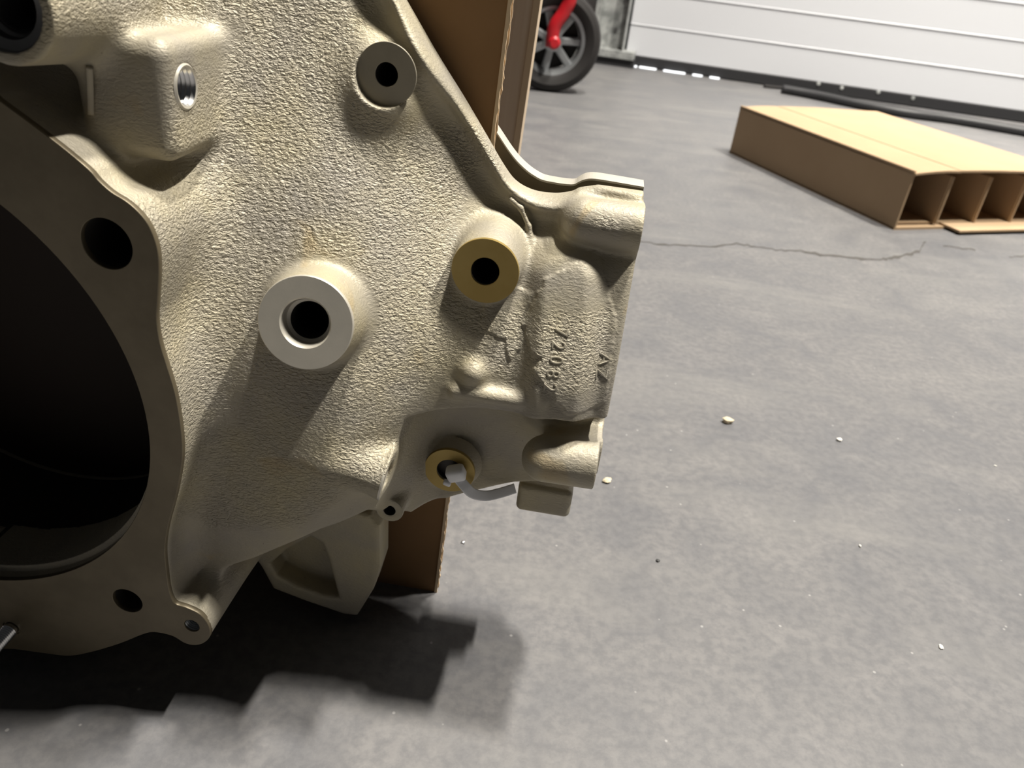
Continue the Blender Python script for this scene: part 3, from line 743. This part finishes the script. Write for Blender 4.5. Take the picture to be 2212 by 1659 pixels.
# --- machined parts ----------------------------------------------------------
x2 = lambda p: (p[0], p[2])
holes = [circ(OPC, OPR, 128), circ(x2(HOLEC), 10.8), circ(x2(HOLED), 8.3), circ(x2(TUBE), 4.3), circ(x2(STUD), 4.9)]
holes += [circ((2*XC-p[0], p[2]), r) for p, r in ((HOLEC, 10.8), (HOLED, 8.3), (TUBE, 4.3))]
flange = plate('mating_flange', [tuple(p) for p in fl_s], holes, FD, FD+3.0, M_FLANGE, eng, bevel=0.35)
up_half = [(XC, 640.0), (-290.0, 632.0), (-245.0, 590.0), (-215.0, 520.0), (-190.0, 440.0), (-180.0, 415.0), (-215.0, 405.0), (XC, 405.0)]
plate('shadow_top', mirror_ring(up_half), [], 258, 384, M_CAST, eng, bevel=3.0)  # unseen taller top, added so the floor shadow reaches further forward
def inner_tube(name, c, ax, r, l, m, r_out=None, parent=eng, cap=True, start=0.2):
    r_out = r_out or r+0.5
    pr = [(r, start), (r, l)] + ([(0.01, l)] if cap else [])
    return lathe(name, [(a/1000, b/1000) for a, b in pr], loc(c), ax, m, parent, 48)
def ring_face(name, c, ax, ri, ro, m, ch=0.5, th=1.2, parent=eng):
    pr = [(ri, ch), (ri+ch, 0), (ro-ch*0.5, 0), (ro, ch*0.5), (ro, th)]
    return lathe(name, [(a/1000, b/1000) for a, b in pr], loc(c), ax, m, parent, 96)
def thread(name, c, ax, r, l, pitch, m, parent=eng, depth=0.45, start=0.0):
    pr = []; k = int(l/pitch)
    for i in range(k):
        y = start+i*pitch; pr += [(r, y), (r+depth, y+pitch*0.5)]
    pr.append((r, start+k*pitch)); pr.append((0.01, start+k*pitch))
    return lathe(name, [(a/1000, b/1000) for a, b in pr], loc(c), ax, m, parent, 48, sharp=25)
Yax = (0, 1, 0)
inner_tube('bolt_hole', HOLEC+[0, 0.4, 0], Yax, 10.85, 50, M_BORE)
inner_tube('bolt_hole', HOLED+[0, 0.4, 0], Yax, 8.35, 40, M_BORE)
thread('threaded_hole', TUBE+[0, 0.5, 0], Yax, 3.9, 24, 1.25, M_DULL)
# bore
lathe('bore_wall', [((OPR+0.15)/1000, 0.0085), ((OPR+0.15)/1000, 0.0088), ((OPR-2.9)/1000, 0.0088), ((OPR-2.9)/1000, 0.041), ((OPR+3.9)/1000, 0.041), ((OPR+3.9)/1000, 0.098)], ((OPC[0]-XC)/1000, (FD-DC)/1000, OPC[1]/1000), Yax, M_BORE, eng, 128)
lathe('bore_shade_disc', [(0.0001, 0.100), ((OPR+3.0)/1000, 0.100), ((OPR+3.0)/1000, 0.103), (0.0001, 0.103)], ((OPC[0]-XC)/1000, (FD-DC)/1000, OPC[1]/1000), Yax, M_DEEP, eng, 96)  # added dark disc standing in for the unlit depth of the bore
# big round boss
bax = tuple(-B1N)
ring_face('boss_face', BOSS1+B1N*1.3, bax, 11.0, B1R+0.1, M_GREY, ch=0.7, th=3.0)
lathe('chamfer', [(0.0112, -0.0006), (0.0104, 0.0014), (0.0104, 0.0058), (0.0087, 0.0064)], loc(BOSS1), bax, M_GREY, eng, 64)
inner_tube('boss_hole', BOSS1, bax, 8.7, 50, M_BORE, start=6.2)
# gold faces
ring_face('boss_face', BOSSB+[0, -1.6, 0], Yax, 6.9, BBR+0.05, M_GOLD, ch=0.3, th=2.0)
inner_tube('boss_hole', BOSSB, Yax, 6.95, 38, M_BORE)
ring_face('spot_face', SPOTA, Yax, 5.2, SPR-0.05, M_FACE, ch=0.25)
lathe('spot_wall', [((SPR-0.02)/1000, 0.0008), ((SPR-0.3)/1000, 0.0001), ((SPR-0.9)/1000, 0)], loc(SPOTA), Yax, M_GREY, eng, 96)
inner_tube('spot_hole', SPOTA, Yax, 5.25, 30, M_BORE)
ring_face('boss_face', RINGE+[0, -1.5, 0], Yax, 7.4, RER, M_GOLD, ch=0.3, th=2.0)
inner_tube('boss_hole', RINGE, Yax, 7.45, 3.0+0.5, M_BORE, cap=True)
ring_face('ear_face', EARF, Yax, 3.4, EFR-0.3, M_FACE, ch=0.2)
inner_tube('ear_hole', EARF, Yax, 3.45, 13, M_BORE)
# lug face
lugn = (LUGB-LUGA)/np.linalg.norm(LUGB-LUGA)
ring_face('lug_face', LUGB+lugn*0.3, tuple(-lugn), 7.4, LUGR, M_GREY, ch=0.4)
inner_tube('lug_hole', LUGB, tuple(-lugn), 7.5, 10, M_FLANGE)
# block's side hole
BH = np.array([BXR+0.2, blk_hole[1], blk_hole[2]])
thread('threaded_hole', BH+[0.1, 0, 0], (-1, 0, 0), 7.4, 22, 2.0, M_STEEL, depth=0.9)
lathe('hole_rim', [(0.0074, -0.0001), (0.0083, -0.0004), (0.0092, 0.0004)], loc(BH), (-1, 0, 0), M_GREY, eng, 48)
# port top left
lathe('port_ring', [(0.0090, 0.022), (0.0090, 0.008), (0.0108, 0.006), (0.0112, 0.0025), (0.0145, 0.001), (0.0152, -0.0002), (0.0168, 0.0), (0.0178, 0.0012)], loc(PORT+[0, 1.0, 0]), Yax, M_SLATE, eng, 72)
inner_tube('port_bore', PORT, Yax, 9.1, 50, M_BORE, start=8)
# stud
stp = []
for i in range(26): stp += [(0.0038, -0.034+i*0.00125), (0.0044, -0.034+(i+0.5)*0.00125)]
lathe('threaded_stud', [(0.0001, -0.0350), (0.0031, -0.0350), (0.0034, -0.0345)] + stp + [(0.0042, 0.0), (0.0042, 0.006)], loc(STUD), Yax, M_STEEL, eng, 40, sharp=40)
# casting seam bar
p1, n1 = hit(193, 142); p2, n2 = hit(197, 246)
pm, _ = hit(195, 195)
bar_d = (Vector(p2)-Vector(p1))
tube('casting_seam', [loc(p1+n1*0.2), loc(pm+n1*1.2), loc(p2+n2*0.2)], 0.0012, M_CAST, eng, flat=(0.0013, 0.0014, tuple(n1)))
# raised characters
def glyph(ch, px, py, hpx, name):
    p, nr = hit(px, py)
    ns = np.zeros(3)
    for dx, dy in ((-22, 0), (22, 0), (-11, -12), (11, 12), (0, -24), (0, 24), (0, 0)):
        ns += hit(px+dx, py+dy)[1]
    nr = Vector(ns/np.linalg.norm(ns))
    cu = bpy.data.curves.new(name, 'FONT'); cu.body = ch; cu.align_x = 'CENTER'; cu.align_y = 'CENTER'; cu.size = 1.0; cu.extrude = 0.008; cu.bevel_depth = 0.03; cu.bevel_resolution = 2; cu.offset = -0.022; cu.resolution_u = 4
    o = bpy.data.objects.new('t', cu); COL.objects.link(o)
    dg = bpy.context.evaluated_depsgraph_get(); me = bpy.data.meshes.new_from_object(o.evaluated_get(dg)); bpy.data.objects.remove(o)
    me.name = name; me.materials.clear()
    co = np.array([v.co[:] for v in me.vertices]); mid = (co.max(0)+co.min(0))/2; hh = co[:, 1].max()-co[:, 1].min()
    s = hpx/ppmm(p[1])/hh
    up = Vector((1, 0, 0)) - nr*nr.x; up.normalize(); rt = up.cross(nr)
    for v in me.vertices:
        q = Vector(v.co)-Vector(mid); w = Vector(p)+rt*(q.x*s*0.92)+up*(q.y*s)
        hp = bvh.ray_cast(w+nr*9, -nr, 20)[0]
        w = (hp if hp is not None else w)+nr*(q.z*s*0.85+0.04)
        v.co = loc(w)
    return link(name, me, M_CAST, eng)
for ch, px, py in (('7', 1213, 718), ('2', 1207, 747), ('0', 1202, 778), ('8', 1195, 808), ('2', 1189, 838)): glyph(ch, px, py, 37, 'raised_digit')
glyph('A', 1308, 776, 38, 'raised_letter'); glyph('Z', 1300, 808, 36, 'raised_letter')

# ------------------------------------------------------------------ second casting behind the sheet
rear = empty('rear_casting', casting_world((-60, 420, 0)), -AZ); tag(rear, 'second casting behind the cardboard sheet, only its pale stepped top edge showing', 'engine part')
RP = [(860, -60), (930, 60), (1000, 178), (1040, 240), (1071, 284), (1085, 305), (1099, 326), (1117, 349), (1138, 369), (1155, 381), (1173, 390), (1203, 396), (1225, 399), (1240, 399), (1250, 394), (1262, 389), (1279, 387), (1310, 391), (1391, 405)]
rp_ = pxring(RP, 405); rr = [tuple(p) for p in smooth_ring([(2*rp_[0][0]-rp_[1][0], 2*rp_[0][1]-rp_[1][1])] + rp_ + [(2*rp_[-1][0]-rp_[-2][0], 2*rp_[-1][1]-rp_[-2][1])], 3)[3:58]]
rr = rr + [(rr[-1][0]-1, 240), (rr[-1][0]-8, 190), (-40, 190), (-70, 120), (-75, 0), (-240, 0), (-240, rr[0][1])]
pl = plate('front_wall', rr, [], 405, 416, M_FLANGE, rear, bevel=0.0)
off = Vector(((XC+60)/1000, (DC-420)/1000, 0))
for v in pl.data.vertices: v.co += off
# pale as-cast top edge
tv = []; tf = []
for i, (x, z_) in enumerate(rr[:55]):
    ext = 2.0*min(1.0, max(0.0, (i-39)/6))
    for d_ in (404.7, 416.5 + ext):
        tv.append(((x+60)/1000, (d_-420)/1000, (z_+0.4)/1000)); tv.append(((x+60)/1000, (d_-420)/1000, (z_-0.6)/1000))
for i in range(54):
    a = i*4; b_ = a+4
    tf += [(a, b_, b_+2, a+2), (a+1, a+3, b_+3, b_+1), (a, a+1, b_+1, b_), (a+2, b_+2, b_+3, a+3)]
tf += [(0, 2, 3, 1), (216, 217, 219, 218)]
from_py('top_edge', tv, tf, M_GREY, rear)

# ------------------------------------------------------------------ cable tie in the lower gold boss
zt_ = empty('cable_tie', casting_world((RINGE[0], RINGE[1]-6, RINGE[2])), -AZ); tag(zt_, 'white nylon cable tie poking out of the lower gold boss', 'cable tie')
def zl(p): return ((p[0]-RINGE[0])/1000, (p[1]-RINGE[1]+6)/1000, (p[2]-RINGE[2])/1000)
bm = bmesh.new(); hc = zl(at(985, 1022, 345))
box_bm(bm, hc, (0.0108, 0.008, 0.0088), Matrix.Rotation(math.radians(-22), 3, 'Y') @ Matrix.Rotation(math.radians(14), 3, 'X'), 0.0022)
from_bm('head', bm, M_TIE, zt_, True)
bm = bmesh.new(); box_bm(bm, zl(at(966, 1043, 344)), (0.0045, 0.0035, 0.0028), Matrix.Rotation(math.radians(15), 3, 'Y'), 0.0008); from_bm('tail_stub', bm, M_TIE, zt_, True)
tube('strap', [zl(at(988, 1030, 346)), zl(at(1004, 1050, 344)), zl(at(1022, 1066, 345)), zl(at(1050, 1071, 350)), zl(at(1080, 1065, 356)), zl(at(1112, 1055, 363))], 0.002, M_TIE, zt_, flat=(0.0030, 0.0007, (0.25, -0.75, 0.6)))
tube('plug', [zl(at(985, 1020, 344)), zl(at(985, 1018, 348)), zl(at(985, 1016, 353))], 0.0035, M_TIE, zt_)

# ------------------------------------------------------------------ crumbs on the floor
def crumb(px, py, w, m, label, sh=0.7):
    p = floorpt(px, py); bm = bmesh.new(); bmesh.ops.create_icosphere(bm, subdivisions=2, radius=1.0)
    r = w/2; ph = [random.uniform(0, 6.28) for _ in range(6)]
    for v in bm.verts:
        c = v.co.copy(); k = 1+0.22*math.sin(3*c.x+ph[0])+0.18*math.sin(4*c.y+ph[1])+0.15*math.sin(5*c.z+ph[2])
        v.co = Vector((c.x*k*r, c.y*k*r*sh, max(c.z*k, -0.75)*r*0.55))
    mz = min(v.co.z for v in bm.verts)
    for v in bm.verts: v.co.z -= mz
    o = from_bm('crumb', bm, m); o.location = (p[0], p[1], 0); o.rotation_euler = (0, 0, random.uniform(0, 3)); tag(o, label, 'crumb', 'crumbs on the concrete floor'); return o
crumb(1572, 913, 0.0125, M_CRUMB, 'largest cream chip on open floor right of the casting')
crumb(1312, 1040, 0.0088, M_CRUMB, 'cream chip on the floor just beside the casting\'s lower right corner')
crumb(1812, 952, 0.0062, M_CRUMBW, 'small white crumb right of the largest cream chip')
crumb(1857, 1180, 0.0036, M_CRUMBW, 'tiny white crumb on floor midway down the right side', 0.5)
crumb(2032, 1398, 0.0038, M_CRUMBW, 'white crumb nearest the lower right corner of the photo')
crumb(1001, 1173, 0.0034, M_STEEL, 'tiny silver crumb on the floor beside the cardboard sheet')
crumb(1420, 1212, 0.0034, M_CRUMBD, 'small black speck of grit on floor below the casting')
crumb(2150, 1007, 0.0026, M_CRUMBW, 'tiny white crumb by the right edge of the photo')
